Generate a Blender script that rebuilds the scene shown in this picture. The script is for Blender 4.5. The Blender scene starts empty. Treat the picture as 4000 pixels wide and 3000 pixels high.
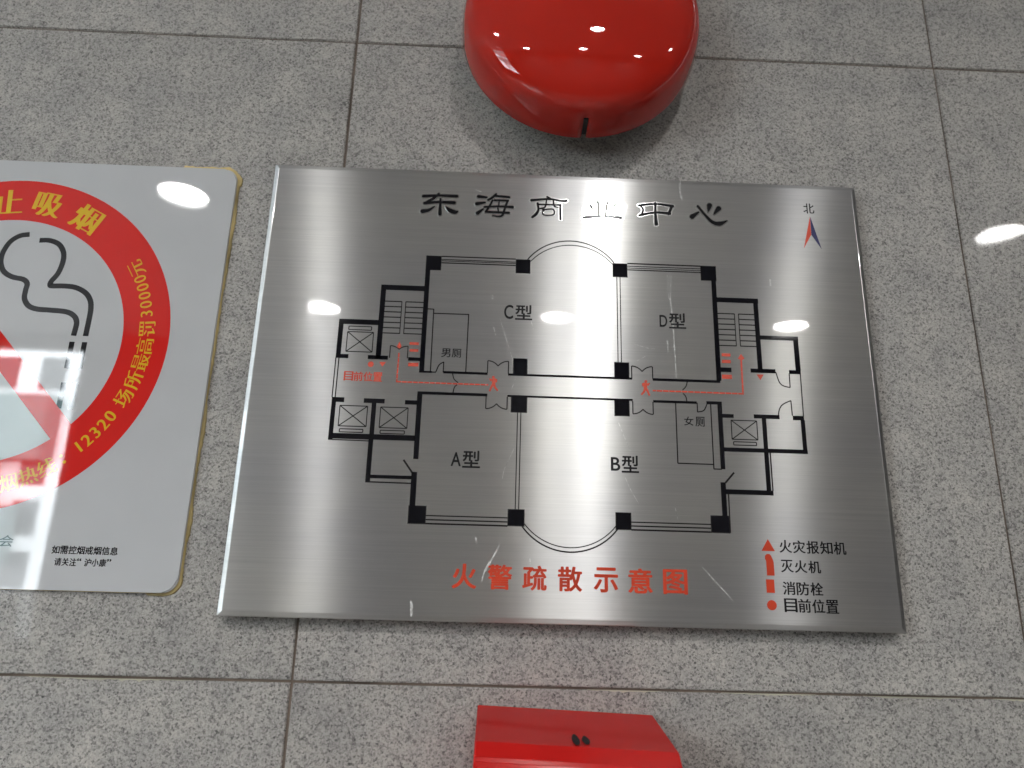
import bpy, bmesh, math, random
from mathutils import Matrix, Vector
random.seed(7)
S = bpy.context.scene
COL = S.collection

# ------------------------------------------------------------------ camera
# metres; the wall face is the plane y = 0, the room lies towards -y,
# x to the right, z up, origin at the centre of the steel plaque (about 1.55 m above the floor)
cam_d = bpy.data.cameras.new('camera')
cam = bpy.data.objects.new('camera', cam_d)
COL.objects.link(cam)
cam.matrix_world = Matrix(((0.99918, -0.03326, -0.02298, -0.0673),
                           (-0.03108, -0.26866, -0.96273, -0.6549),
                           (0.02584, 0.96266, -0.26948, -0.1859),
                           (0, 0, 0, 1)))
cam_d.sensor_width = 36
cam_d.lens = 24.93
cam_d.clip_start = 0.02
cam_d.clip_end = 200
cam_d.dof.use_dof = True
cam_d.dof.focus_distance = 0.655
cam_d.dof.aperture_fstop = 4.5
S.camera = cam

# ------------------------------------------------------------------ world: bright overcast sky beyond the window
LAMP = 205.0          # radiance of a lamp disc
SKY = 27.0
w = bpy.data.worlds.new('World')
S.world = w
w.use_nodes = True
bg = w.node_tree.nodes['Background']
bg.inputs['Color'].default_value = (0.92, 0.965, 1.0, 1)
bg.inputs['Strength'].default_value = SKY
S.view_settings.view_transform = 'Standard'
S.view_settings.look = 'None'
S.view_settings.exposure = 0.15
S.view_settings.gamma = 1
S.cycles.max_bounces = 8
S.cycles.diffuse_bounces = 5
S.cycles.glossy_bounces = 5
S.cycles.sample_clamp_indirect = 8
S.cycles.caustics_reflective = False
S.cycles.caustics_refractive = False

CEIL = 1.114
FLOOR = -1.55
BACK = -3.25
LIGHTS = [('downlight directly above the red alarm bell, in the row nearest the granite wall', 0.303, -1.650),
          ('downlight at the window end of the row nearest the granite wall', -1.204, -1.636),
          ('downlight at the right end of the row nearest the granite wall', 1.799, -1.687),
          ('downlight at the window end of the row farther from the granite wall', -0.948, -2.731),
          ('middle downlight of the row farther from the granite wall', 0.228, -2.745),
          ('downlight at the right end of the row farther from the granite wall', 1.433, -2.752)]

# ------------------------------------------------------------------ materials
class N:
    def __init__(s, name):
        s.m = bpy.data.materials.new(name); s.m.use_nodes = True
        s.t = s.m.node_tree; s.p = s.t.nodes['Principled BSDF']
    def n(s, typ, **kw):
        x = s.t.nodes.new('ShaderNode' + typ)
        for k, v in kw.items():
            if k in x.inputs: x.inputs[k].default_value = v
            else: setattr(x, k, v)
        return x
    def l(s, a, b): s.t.links.new(a, b)
    def set(s, **kw):
        for k, v in kw.items(): s.p.inputs[k.replace('_', ' ')].default_value = v
        return s
    def coords(s, scale=(1, 1, 1), loc=None):
        tc = s.n('TexCoord'); mp = s.n('Mapping'); mp.inputs['Scale'].default_value = scale
        s.l(tc.outputs['Object'], mp.inputs['Vector'])
        if loc is not None: s.l(loc, mp.inputs['Location'])
        return mp.outputs['Vector']
    def noise(s, vec, scale, detail=2, rough=0.5):
        x = s.n('TexNoise'); x.inputs['Scale'].default_value = scale
        x.inputs['Detail'].default_value = detail; x.inputs['Roughness'].default_value = rough
        s.l(vec, x.inputs['Vector']); return x.outputs['Fac']
    def ramp(s, fac, stops):
        r = s.n('ValToRGB'); e = r.color_ramp.elements
        while len(e) < len(stops): e.new(0.5)
        for i, (p, c) in enumerate(stops):
            e[i].position = p; e[i].color = (c, c, c, 1) if isinstance(c, (int, float)) else (*c, 1)
        s.l(fac, r.inputs['Fac']); return r.outputs['Color']
    def mix(s, fac, a, b, mode='MIX'):
        x = s.n('MixRGB'); x.blend_type = mode
        for sock, v in ((x.inputs[0], fac), (x.inputs[1], a), (x.inputs[2], b)):
            if isinstance(v, (int, float)): sock.default_value = v
            elif isinstance(v, tuple): sock.default_value = (*v, 1)
            else: s.l(v, sock)
        return x.outputs[0]
    def bump(s, h, strength, dist):
        b = s.n('Bump'); b.inputs['Strength'].default_value = strength; b.inputs['Distance'].default_value = dist
        s.l(h, b.inputs['Height']); return b.outputs['Normal']

def flat(name, col, rough=0.5, **kw):
    k = N(name); k.set(Base_Color=(*col, 1), Roughness=rough, **kw); return k.m

def granite():
    k = N('granite')
    oi = k.n('ObjectInfo')
    vm = k.n('VectorMath', operation='SCALE'); vm.inputs['Scale'].default_value = 7.0
    cx = k.n('CombineXYZ'); k.l(oi.outputs['Random'], cx.inputs[0]); k.l(oi.outputs['Random'], cx.inputs[2])
    k.l(cx.outputs[0], vm.inputs[0])
    v = k.coords(loc=vm.outputs[0])
    blot = k.noise(v, 22, 3, 0.5)
    big = k.noise(v, 5, 2, 0.5)
    wn = k.n('TexNoise'); wn.inputs['Scale'].default_value = 500; wn.inputs['Detail'].default_value = 2; k.l(v, wn.inputs['Vector'])
    w1 = k.n('VectorMath', operation='MULTIPLY_ADD'); k.l(wn.outputs['Color'], w1.inputs[0]); w1.inputs[1].default_value = (.0022, .0022, .0022); k.l(v, w1.inputs[2])
    def grains(scale, stops):
        vo = k.n('TexVoronoi'); vo.inputs['Scale'].default_value = scale; k.l(w1.outputs[0], vo.inputs['Vector'])
        sp = k.n('SeparateColor'); k.l(vo.outputs['Color'], sp.inputs[0])
        rr = k.ramp(sp.outputs[0], stops); return rr
    A = grains(590, [(0.0, (0.035, 0.035, 0.036)), (0.13, (0.085, 0.084, 0.085)), (0.21, (0.24, 0.238, 0.235)), (0.45, (0.42, 0.415, 0.405)), (1.0, (0.60, 0.59, 0.575))])
    B = grains(980, [(0.0, (0.06, 0.06, 0.062)), (0.17, (0.20, 0.198, 0.196)), (0.35, (0.41, 0.405, 0.395)), (1.0, (0.57, 0.56, 0.545))])
    c = k.mix(1.0, k.mix(0.45, A, B), (0.955, 0.93, 0.91), 'MULTIPLY')
    c = k.mix(0.12, c, (0.36, 0.35, 0.34))
    c3 = k.ramp(blot, [(0.3, (0.86, 0.86, 0.87)), (0.7, (1.11, 1.10, 1.08))])
    c = k.mix(1.0, c, c3, 'MULTIPLY')
    c4 = k.ramp(big, [(0.3, (0.93, 0.93, 0.93)), (0.7, (1.05, 1.05, 1.04))])
    c = k.mix(1.0, c, c4, 'MULTIPLY')
    tone = k.ramp(oi.outputs['Random'], [(0.0, (0.95, 0.95, 0.95)), (1.0, (1.03, 1.03, 1.03))])
    c = k.mix(1.0, c, tone, 'MULTIPLY')
    k.l(c, k.p.inputs['Base Color'])
    k.set(Roughness=0.45, Specular_IOR_Level=0.25, Coat_Weight=0.13, Coat_Roughness=0.02)
    wav = k.noise(k.coords(), 6, 1)
    b = k.bump(wav, 0.25, 0.004)
    k.l(b, k.p.inputs['Coat Normal'])
    return k.m

def steel():
    k = N('brushed_steel')
    st = k.noise(k.coords((5, 5, 900)), 1.0, 4, 0.6)
    st2 = k.noise(k.coords((14, 14, 260)), 1.0, 3, 0.6)
    cl = k.noise(k.coords(), 7, 3, 0.5)
    c = k.ramp(st, [(0.3, (0.54, 0.545, 0.545)), (0.7, (0.62, 0.62, 0.615))])
    c = k.mix(1.0, c, k.ramp(st2, [(0.3, 0.97), (0.7, 1.02)]), 'MULTIPLY')
    c = k.mix(1.0, c, k.ramp(cl, [(0.3, (0.84, 0.84, 0.87)), (0.7, (1.04, 1.03, 1.0))]), 'MULTIPLY')
    # metal lobe: long along z, tight along x; over it the sharp mirror of the clear protective film
    t = k.n('CombineXYZ'); t.inputs[0].default_value = 1.0
    h = k.mix(0.5, st, st2)
    b = k.bump(h, 0.05, 0.0004)
    wav = k.bump(k.noise(k.coords((3, 1, 1.2)), 4, 2), 0.12, 0.002)
    def metal(r, a, nrm):
        g = k.n('BsdfAnisotropic'); g.inputs['Roughness'].default_value = r; g.inputs['Anisotropy'].default_value = a
        k.l(t.outputs[0], g.inputs['Tangent']); k.l(c, g.inputs['Color']); k.l(nrm, g.inputs['Normal']); return g
    g1 = metal(0.30, 0.76, b); g2 = metal(0.52, 0.30, b)
    m1 = k.n('MixShader'); m1.inputs[0].default_value = 0.25; k.l(g1.outputs[0], m1.inputs[1]); k.l(g2.outputs[0], m1.inputs[2])
    film = k.n('BsdfGlossy') if hasattr(bpy.types, 'ShaderNodeBsdfGlossy') else k.n('BsdfAnisotropic')
    sm = k.ramp(k.noise(k.coords((1, 1, 1.6)), 11, 4, 0.65), [(0.50, 0.008), (0.72, 0.11)]); k.l(sm, film.inputs['Roughness']); k.l(wav, film.inputs['Normal'])
    fr = k.n('Fresnel'); fr.inputs['IOR'].default_value = 1.42
    m2 = k.n('MixShader'); k.l(fr.outputs[0], m2.inputs[0]); k.l(m1.outputs[0], m2.inputs[1]); k.l(film.outputs[0], m2.inputs[2])
    k.l(m2.outputs[0], k.t.nodes['Material Output'].inputs['Surface'])
    return k.m

def painted(name, col, rough, coat, var=0.08, bumpd=0.0, ior=1.5):
    k = N(name); k.set(Coat_IOR=ior)
    if coat >= .5: k.set(Specular_IOR_Level=0.0)
    n1 = k.noise(k.coords(), 14, 3)
    c = k.mix(k.ramp(n1, [(0.35, 0.0), (0.65, 1.0)]), tuple(x*(1-var) for x in col), tuple(min(1, x*(1+var)) for x in col))
    k.l(c, k.p.inputs['Base Color'])
    k.set(Roughness=rough, Coat_Weight=coat, Coat_Roughness=0.02 if coat > .8 else 0.14)
    if bumpd:
        k.l(k.bump(k.noise(k.coords(), 9, 2), 0.3, bumpd), k.p.inputs['Coat Normal'])
    return k.m

M = dict(
    granite=granite(), steel=steel(),
    grout=painted('dark_grout', (0.13, 0.10, 0.08), 0.9, 0, 0.4),
    caulk=painted('yellowed_caulk', (0.50, 0.48, 0.38), 0.7, 0, 0.25),
    black=flat('black_enamel', (0.006, 0.006, 0.009), 0.4, Coat_Weight=0.6, Coat_Roughness=0.04, Specular_IOR_Level=0.0),
    title=flat('title_enamel', (0.007, 0.007, 0.009), 0.35, Coat_Weight=0.07, Coat_Roughness=0.08, Specular_IOR_Level=0.05),
    line=flat('dark_line_ink', (0.009, 0.007, 0.008), 0.5, Coat_Weight=0.12, Specular_IOR_Level=0.2),
    text=flat('dark_lettering_ink', (0.010, 0.010, 0.012), 0.5, Coat_Weight=0.12, Specular_IOR_Level=0.2),
    red=painted('red_enamel', (0.68, 0.062, 0.022), 0.35, 0.4, 0.12),
    blue=flat('blue_enamel', (0.012, 0.014, 0.11), 0.35, Coat_Weight=0.4),
    edge=flat('polished_edge', (0.78, 0.78, 0.78), 0.12, Metallic=1.0),
    scuff=None,
    acrylic=painted('white_acrylic', (0.61, 0.625, 0.645), 0.35, 1.0, 0.02, 0.0, 1.7),
    sign_red=flat('printed_red', (0.72, 0.024, 0.020), 0.4, Coat_Weight=1.0, Coat_Roughness=0.0, Coat_IOR=1.7, Specular_IOR_Level=0.0),
    sign_yellow=flat('printed_yellow', (0.78, 0.50, 0.03), 0.4, Coat_Weight=1.0, Coat_Roughness=0.0, Coat_IOR=1.7, Specular_IOR_Level=0.0),
    sign_black=flat('printed_black', (0.008, 0.008, 0.012), 0.4, Coat_Weight=1.0, Coat_Roughness=0.0, Coat_IOR=1.7, Specular_IOR_Level=0.0),
    sign_grey=flat('printed_grey', (0.10, 0.13, 0.14), 0.4, Coat_Weight=1.0, Coat_Roughness=0.0, Coat_IOR=1.7, Specular_IOR_Level=0.0),
    glue=painted('aged_adhesive', (0.52, 0.41, 0.18), 0.6, 0.1, 0.45),
    bell_red=painted('bell_red_gloss', (0.50, 0.020, 0.011), 0.35, 1.0, 0.03, 0.0),
    box_red=painted('box_red_paint', (0.56, 0.016, 0.014), 0.38, 0.5, 0.04, 0.0),
    dark=flat('dark_metal', (0.02, 0.02, 0.02), 0.5),
    ceiling=painted('ceiling_white', (0.50, 0.495, 0.48), 0.8, 0, 0.03),
    wallpaint=painted('painted_wall', (0.105, 0.10, 0.095), 0.6, 0, 0.06),
    floor=painted('floor_stone', (0.24, 0.225, 0.21), 0.25, 0.3, 0.15),
    reflector=flat('white_reflector', (0.82, 0.82, 0.82), 0.25),
    frame=flat('window_frame_white', (0.75, 0.75, 0.75), 0.4),
    facade=painted('pale_facade', (0.72, 0.74, 0.75), 0.9, 0, 0.05),
    facade_teal=painted('teal_facade', (0.09, 0.13, 0.13), 0.9, 0, 0.1),
    dark_glass=flat('dark_window_glass', (0.035, 0.042, 0.045), 0.1),
    asphalt=painted('street_asphalt', (0.10, 0.10, 0.10), 0.9, 0, 0.2),
)
k = N('scuff_mark'); k.set(Base_Color=(0.88, 0.88, 0.87, 1), Roughness=0.45)
nz = k.noise(k.coords(), 160, 3, 0.7)
k.l(k.ramp(nz, [(0.42, 0.55), (0.62, 1.0)]), k.p.inputs['Alpha']); M['scuff'] = k.m
k = N('lamp_glow'); k.set(Base_Color=(1, 1, 1, 1), Emission_Color=(1.0, 0.99, 0.965, 1), Emission_Strength=LAMP); M['lamp'] = k.m

# ------------------------------------------------------------------ helpers
def mesh_obj(name, bm, mat, parent=None, smooth=False, loc=None):
    me = bpy.data.meshes.new(name)
    bmesh.ops.recalc_face_normals(bm, faces=bm.faces[:])
    bm.to_mesh(me); bm.free()
    if smooth:
        for p in me.polygons: p.use_smooth = True
        me.set_sharp_from_angle(angle=math.radians(38))
    me.materials.append(M[mat])
    o = bpy.data.objects.new(name, me); COL.objects.link(o)
    if loc is not None: o.location = loc
    if parent is not None: o.parent = parent
    return o

def thing(name, label, cat, loc=(0, 0, 0), group=None):
    o = bpy.data.objects.new(name, None); COL.objects.link(o)
    o.location = loc; o.empty_display_size = 0.05
    o['label'] = label; o['category'] = cat
    if group: o['group'] = group
    return o

def structure(o, label=None):
    o['kind'] = 'structure'
    if label: o['label'] = label
    return o

def add_box(bm, x0, x1, y0, y1, z0, z1):
    vs = [bm.verts.new(p) for p in ((x0, y0, z0), (x1, y0, z0), (x1, y1, z0), (x0, y1, z0),
                                    (x0, y0, z1), (x1, y0, z1), (x1, y1, z1), (x0, y1, z1))]
    for f in ((0, 1, 2, 3), (4, 5, 6, 7), (0, 1, 5, 4), (1, 2, 6, 5), (2, 3, 7, 6), (3, 0, 4, 7)):
        bm.faces.new([vs[i] for i in f])

def slab(bm, pts, y_back, y_front):
    """extrude an outline given in x, z (metres) from y_back to y_front"""
    a = [bm.verts.new((x, y_back, z)) for x, z in pts]
    b = [bm.verts.new((x, y_front, z)) for x, z in pts]
    n = len(pts)
    bm.faces.new(b)
    for i in range(n):
        bm.faces.new((a[i], a[(i+1) % n], b[(i+1) % n], b[i]))

def ribbon_quads(pts, ws):
    """left and right outlines of a polyline with a width per point, round ends"""
    L, R = [], []
    n = len(pts)
    for i in range(n):
        p = Vector(pts[i])
        d = Vector(pts[min(i+1, n-1)]) - Vector(pts[max(i-1, 0)])
        d.normalize(); nn = Vector((-d.y, d.x)) * ws[i] / 2
        if 0 < i < n-1:
            a = (Vector(pts[i]) - Vector(pts[i-1])).normalized(); b = (Vector(pts[i+1]) - Vector(pts[i])).normalized()
            c = max(0.35, math.sqrt(max(0, (1 + a.dot(b)) / 2))); nn /= c
        L.append(p + nn); R.append(p - nn)
    return L, R

def stroke(bm, pts, ws, y_back, y_front, closed=False, rnd=False):
    if isinstance(ws, (int, float)): ws = [ws]*len(pts)
    if closed: pts = list(pts) + [pts[0]]; ws = list(ws) + [ws[0]]
    L, R = ribbon_quads(pts, ws)
    if rnd:
        def cap(p, a, b, s):
            c = Vector(p); r = (Vector(a) - Vector(b)).length/2; ang = math.atan2(*(Vector(a)-c).yx)
            return [(c.x + r*math.cos(ang + s*t*math.pi/6), c.y + r*math.sin(ang + s*t*math.pi/6)) for t in range(1, 6)]
        start = cap(pts[0], R[0], L[0], -1)
        end = cap(pts[-1], L[-1], R[-1], -1)
        out = [tuple(v) for v in L] + end + [tuple(v) for v in reversed(R)] + start
        fr = [bm.verts.new((x, y_front, z)) for x, z in out]; bk = [bm.verts.new((x, y_back, z)) for x, z in out]
        m = len(out); nL = len(L)
        for i in range(m): bm.faces.new((bk[i], bk[(i+1) % m], fr[(i+1) % m], fr[i]))
        Lf = fr[:nL]; Rf = fr[nL+5:nL+5+nL][::-1]
        for i in range(nL-1): bm.faces.new((Lf[i], Lf[i+1], Rf[i+1], Rf[i]))
        bm.faces.new([Lf[-1]] + fr[nL:nL+5] + [Rf[-1]])
        bm.faces.new([Rf[0]] + fr[2*nL+5:] + [Lf[0]])
        return
    n = len(pts)
    Lf = [bm.verts.new((v.x, y_front, v.y)) for v in L]; Rf = [bm.verts.new((v.x, y_front, v.y)) for v in R]
    Lb = [bm.verts.new((v.x, y_back, v.y)) for v in L]; Rb = [bm.verts.new((v.x, y_back, v.y)) for v in R]
    for i in range(n-1):
        bm.faces.new((Lf[i], Lf[i+1], Rf[i+1], Rf[i]))
        bm.faces.new((Lb[i], Lb[i+1], Lf[i+1], Lf[i])); bm.faces.new((Rb[i], Rb[i+1], Rf[i+1], Rf[i]))
    bm.faces.new((Lf[0], Rf[0], Rb[0], Lb[0])); bm.faces.new((Lf[-1], Rf[-1], Rb[-1], Lb[-1]))

mm = lambda pts: [(x/1000, z/1000) for x, z in pts]

def catmull(pts, k=5):
    P = [Vector(p) for p in pts]; P = [2*P[0]-P[1]] + P + [2*P[-1]-P[-2]]; out = []
    for i in range(1, len(P)-2):
        for j in range(k):
            t = j/k
            out.append(0.5*((2*P[i]) + (P[i+1]-P[i-1])*t + (2*P[i-1]-5*P[i]+4*P[i+1]-P[i+2])*t*t + (3*P[i]-P[i-1]-3*P[i+1]+P[i+2])*t**3))
    out.append(P[-2]); return [tuple(v) for v in out]

# --- lettering: Blender's built-in font turned into outlines; wa thickens upright strokes, wb level ones
_outline_cache = {}
def outlines(ch):
    if ch in _outline_cache: return _outline_cache[ch]
    cu = bpy.data.curves.new('lettering_source', 'FONT'); cu.body = ch
    o = bpy.data.objects.new('lettering_source', cu); COL.objects.link(o)
    bpy.context.view_layer.update()
    dg = bpy.context.evaluated_depsgraph_get()
    c = o.evaluated_get(dg).to_curve(dg)
    loops = []
    for sp in c.splines:
        pts = []
        if sp.type == 'BEZIER':
            bp = sp.bezier_points; n = len(bp)
            for i in range(n):
                a, b = bp[i], bp[(i+1) % n]
                p0, p1, p2, p3 = a.co.xy, a.handle_right.xy, b.handle_left.xy, b.co.xy
                chord = (p3-p0).length
                dev = (p1-p0).length + (p2-p1).length + (p3-p2).length - chord
                steps = 1 if dev < 1e-4 else 5
                for j in range(steps):
                    t = j/steps
                    pts.append((1-t)**3*p0 + 3*(1-t)**2*t*p1 + 3*(1-t)*t*t*p2 + t**3*p3)
        else:
            pts = [Vector(q.co[:2]) for q in sp.points]
        q = []
        for p in pts:
            if not q or (p-q[-1]).length > 1e-4: q.append(p.copy())
        if len(q) > 2 and (q[0]-q[-1]).length < 1e-4: q.pop()
        if len(q) > 2: loops.append(q)
    COL.objects.unlink(o); bpy.data.objects.remove(o); bpy.data.curves.remove(cu)
    _outline_cache[ch] = loops
    return loops

def thicken(loops, wa, wb):
    def area(l): return sum(l[i].x*l[(i+1) % len(l)].y - l[(i+1) % len(l)].x*l[i].y for i in range(len(l)))/2
    if not loops: return loops
    big = max(loops, key=lambda l: abs(area(l))); sgn = 1 if area(big) > 0 else -1
    out = []
    for l in loops:
        n = len(l); r = []
        for i in range(n):
            a = (l[i]-l[i-1]); b = (l[(i+1) % n]-l[i])
            if a.length < 1e-7 or b.length < 1e-7: r.append(l[i]); continue
            a.normalize(); b.normalize()
            na = Vector((a.y, -a.x)); nb = Vector((b.y, -b.x)); nn = na+nb
            if nn.length < 0.2: r.append(l[i]); continue
            nn = nn/max(0.5, nn.length_squared/2)
            nn = nn*sgn
            r.append(l[i] + Vector((nn.x*wa, nn.y*wb)))
        out.append(r)
    return out

def glyph_mesh(name, chars, box=None, wa=0.0, wb=0.0, depth=0.00012, size=None, gap=None):
    """mesh in the x-z plane facing -y.  box (x0,z0,x1,z1) mm: each text is fitted to it; otherwise centred with size mm per em"""
    cu = bpy.data.curves.new(name, 'CURVE'); cu.dimensions = '2D'; cu.fill_mode = 'BOTH'
    loops = []; adv = 0
    for ch in chars:
        ls = outlines(ch)
        if gap is not None:
            ls = [[Vector((p.x + adv, p.y)) for p in l] for l in ls]; adv += gap
        elif len(chars) > 1:
            xs = [p.x for l in ls for p in l]; off = adv - min(xs)
            ls = [[Vector((p.x + off, p.y)) for p in l] for l in ls]; adv += max(xs)-min(xs)+0.09
        loops += ls
    loops = thicken(loops, min(wa, 0), min(wb, 0))
    xs = [p.x for l in loops for p in l]; ys = [p.y for l in loops for p in l]
    x0, x1, y0, y1 = min(xs), max(xs), min(ys), max(ys)
    if box:
        sx = (box[2]-box[0])/(x1-x0); sy = (box[3]-box[1])/(y1-y0); ox = box[0]-x0*sx; oy = box[1]-y0*sy
    else:
        sx = sy = size; ox = -(x0+x1)/2*sx; oy = -(y0+y1)/2*sy
    for l in loops:
        sp = cu.splines.new('POLY'); sp.points.add(len(l)-1)
        for q, p in zip(sp.points, l): q.co = ((p.x*sx+ox)/1000, (p.y*sy+oy)/1000, 0, 1)
        sp.use_cyclic_u = True
    cu.extrude = depth/2
    o = bpy.data.objects.new(name, cu); COL.objects.link(o)
    bpy.context.view_layer.update()
    dg = bpy.context.evaluated_depsgraph_get()
    me = bpy.data.meshes.new_from_object(o.evaluated_get(dg))
    COL.objects.unlink(o); bpy.data.objects.remove(o); bpy.data.curves.remove(cu)
    me.transform(Matrix.Rotation(math.pi/2, 4, 'X'))
    me.name = name
    # bolder strokes: the same outline repeated round a small ellipse, each copy a hair in front of the last
    ax, az = max(wa, 0)*sx/1000, max(wb, 0)*sy/1000
    if ax > 0 or az > 0:
        shifts = ([(1, 0), (-1, 0), (.5, 0), (-.5, 0)] if az == 0 else
                  [(math.cos(t*math.pi/4), math.sin(t*math.pi/4)) for t in range(8)])
        vs = [tuple(v.co) for v in me.vertices]; fs = [tuple(p.vertices) for p in me.polygons]
        V, F = list(vs), list(fs)
        for k, (dx, dz) in enumerate(shifts):
            o_ = len(V); V += [(x+dx*ax, y-0.000004*(k+1), z+dz*az) for x, y, z in vs]
            F += [tuple(i+o_ for i in f) for f in fs]
        me = bpy.data.meshes.new(name); me.from_pydata(V, [], F); me.update()
    return me

def lettering(name, chars, mat, parent, y, box=None, **kw):
    me = glyph_mesh(name, chars, box, **kw)
    me.materials.clear(); me.materials.append(M[mat])
    for p in me.polygons: p.material_index = 0
    o = bpy.data.objects.new(name, me); COL.objects.link(o)
    o.location = (0, y, 0); o.parent = parent
    return o

# stroke paths of the title characters and scuffs, millimetres on the plaque (x, z, width)
TITLE = {"dong":[[[-147.02,189.28,3.19],[-131.5,190.79,2.48],[-113.15,190.77,3.19]],[[-131.45,192.92,1.95],[-136.26,187.63,3.01],[-145.32,181.26,2.3]],[[-145.33,181.44,3.01],[-131.91,183.13,2.84],[-115.35,183.3,3.37]],[[-129.49,187.01,2.13],[-129.07,169.9,3.54]],[[-135.07,178.04,1.24],[-140.4,173.97,3.19],[-146.83,172.23,4.43]],[[-123.64,178.54,1.06],[-119.17,174.34,4.61],[-114.19,172.73,4.43],[-111.61,173.57,1.95]]],"hai":[[[-91.19,191.46,3.54],[-82.91,190.63,2.3]],[[-92.51,183.11,3.9],[-84.35,184.84,2.13]],[[-91.43,172.44,4.08],[-85.89,177.43,1.77]],[[-73.31,195.03,2.13],[-77.14,190.7,2.66],[-81.16,187.93,2.3]],[[-73.91,192.88,2.48],[-59.83,191.92,2.66]],[[-74.57,187.85,2.3],[-60.96,187.9,2.48]],[[-76.63,187.76,2.13],[-79.29,181.39,2.13],[-83.15,174.35,2.48]],[[-61.22,188.16,2.48],[-64.37,177.45,2.3],[-65.86,171.9,2.48],[-69.07,169.76,2.13],[-76.05,170.37,1.42]],[[-84.58,179.78,2.3],[-70.24,181.05,2.13],[-56.08,180.74,3.19]],[[-83.15,174.35,2.48],[-59.77,174.17,2.66]],[[-69.98,185.93,1.59],[-70.27,182.24,1.59]],[[-71.0,179.18,1.59],[-70.48,175.81,1.59]]],"shang":[[[-20.97,193.91,2.66],[-17.22,191.95,1.95]],[[-37.05,189.5,3.01],[-19.29,191.58,2.13],[-6.02,189.94,2.3],[-1.21,190.52,2.66]],[[-30.79,186.27,2.3],[-29.85,178.95,2.3],[-32.24,173.81,3.19],[-35.88,170.46,2.66]],[[-30.78,185.16,1.77],[-7.23,185.27,1.95]],[[-7.64,185.43,2.13],[-7.36,169.4,2.48]],[[-21.76,190.17,1.59],[-23.14,182.45,1.77],[-28.23,180.39,1.59]],[[-14.72,190.48,1.59],[-13.83,183.78,1.77],[-9.93,182.57,1.59]],[[-24.75,179.35,1.59],[-15.03,180.14,1.59],[-14.55,174.11,1.59],[-24.67,173.49,1.59],[-24.91,179.16,1.59]]],"ye":[[[30.99,190.99,3.37],[31.38,175.98,3.19]],[[40.79,191.14,3.37],[38.33,176.83,2.66]],[[23.08,186.29,3.9],[27.43,178.2,1.95]],[[49.24,188.73,3.01],[42.91,179.51,1.77]],[[17.0,172.25,4.61],[35.0,174.67,2.66],[54.16,173.67,4.43]]],"zhong":[[[72.94,188.47,3.01],[89.66,190.87,2.13],[107.54,189.05,3.54]],[[75.01,187.82,2.66],[77.0,184.21,2.13],[75.78,178.45,2.66]],[[72.93,177.13,2.66],[89.38,181.06,2.3],[104.08,180.59,3.54]],[[106.69,188.74,3.01],[103.05,179.81,3.01]],[[89.87,192.36,2.3],[89.46,181.06,2.66],[90.08,167.9,4.08]]],"xin":[[[127.09,177.9,5.49],[134.17,183.46,1.77]],[[133.47,190.18,2.66],[140.53,180.51,2.66],[147.64,172.73,3.72],[155.04,171.21,4.96],[162.9,174.85,1.24]],[[145.67,191.64,5.67],[143.89,184.34,1.59]],[[154.97,188.52,5.32],[149.95,182.02,1.77]]]}
SCUFFS = [[[[-65.9,61.9],[-59.8,42.9],[-52.7,21.1],[-51.0,10.7]],0.29],[[[99.4,112.4],[100.4,85.7],[100.0,101.2]],0.65],[[[103.9,112.6],[101.8,91.3],[102.9,69.4],[103.7,49.0],[104.4,21.5],[104.6,6.4]],0.65],[[[64.4,39.0],[77.4,35.2],[85.5,34.5]],0.39],[[[97.1,43.4],[97.7,31.7]],0.78],[[[75.7,26.7],[66.0,21.1]],0.39],[[[48.6,-39.3],[52.8,-50.1],[59.8,-67.5]],0.52],[[[54.1,-90.8],[58.6,-101.2],[66.0,-114.1]],0.39],[[[99.2,-116.9],[101.2,-127.1]],0.52],[[[-47.2,-64.1],[-52.6,-76.8],[-57.1,-87.5],[-58.8,-99.0]],0.39],[[[-48.3,1.5],[-52.4,-11.4]],0.39],[[[-58.9,-153.5],[-63.9,-163.4],[-71.4,-176.5],[-73.7,-185.5]],1.17],[[[121.4,-168.2],[133.5,-181.4],[147.4,-196.3]],0.52],[[[116.9,219.2],[115.8,206.8],[117.6,196.5]],0.78],[[[-134.6,-203.4],[-133.4,-209.6],[-133.5,-216.4]],1.82],[[[-71.1,51.0],[-68.8,42.6]],0.52],[[[202.7,112.0],[202.6,104.7]],1.3],[[[-31.9,-165.1],[-31.5,-170.3]],0.52],[[[-80.4,-148.2],[-79.6,-152.8]],0.78],[[[-94.3,199.2],[-88.1,196.9]],0.65],[[[-35.0,58.8],[-32.8,50.3]],0.39],[[[-73.6,84.3],[-73.0,79.9]],1.17]]

# ------------------------------------------------------------------ room: only what the glossy things mirror
XL, XR = -5.2, 3.4
def rect_with_holes(name, x0, x1, y0, y1, holes, mat):
    cu = bpy.data.curves.new(name, 'CURVE'); cu.dimensions = '2D'; cu.fill_mode = 'BOTH'
    for pts in [[(x0, y0), (x1, y0), (x1, y1), (x0, y1)]] + holes:
        sp = cu.splines.new('POLY'); sp.points.add(len(pts)-1)
        for q, p in zip(sp.points, pts): q.co = (p[0], p[1], 0, 1)
        sp.use_cyclic_u = True
    o = bpy.data.objects.new(name, cu); COL.objects.link(o); bpy.context.view_layer.update()
    me = bpy.data.meshes.new_from_object(o.evaluated_get(bpy.context.evaluated_depsgraph_get()))
    COL.objects.unlink(o); bpy.data.objects.remove(o); me.materials.clear(); me.materials.append(M[mat])
    o = bpy.data.objects.new(name, me); COL.objects.link(o); return o
circ = lambda cx, cy, r, n=40: [(cx+r*math.cos(2*math.pi*i/n), cy+r*math.sin(2*math.pi*i/n)) for i in range(n)]
RL = 0.083
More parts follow.
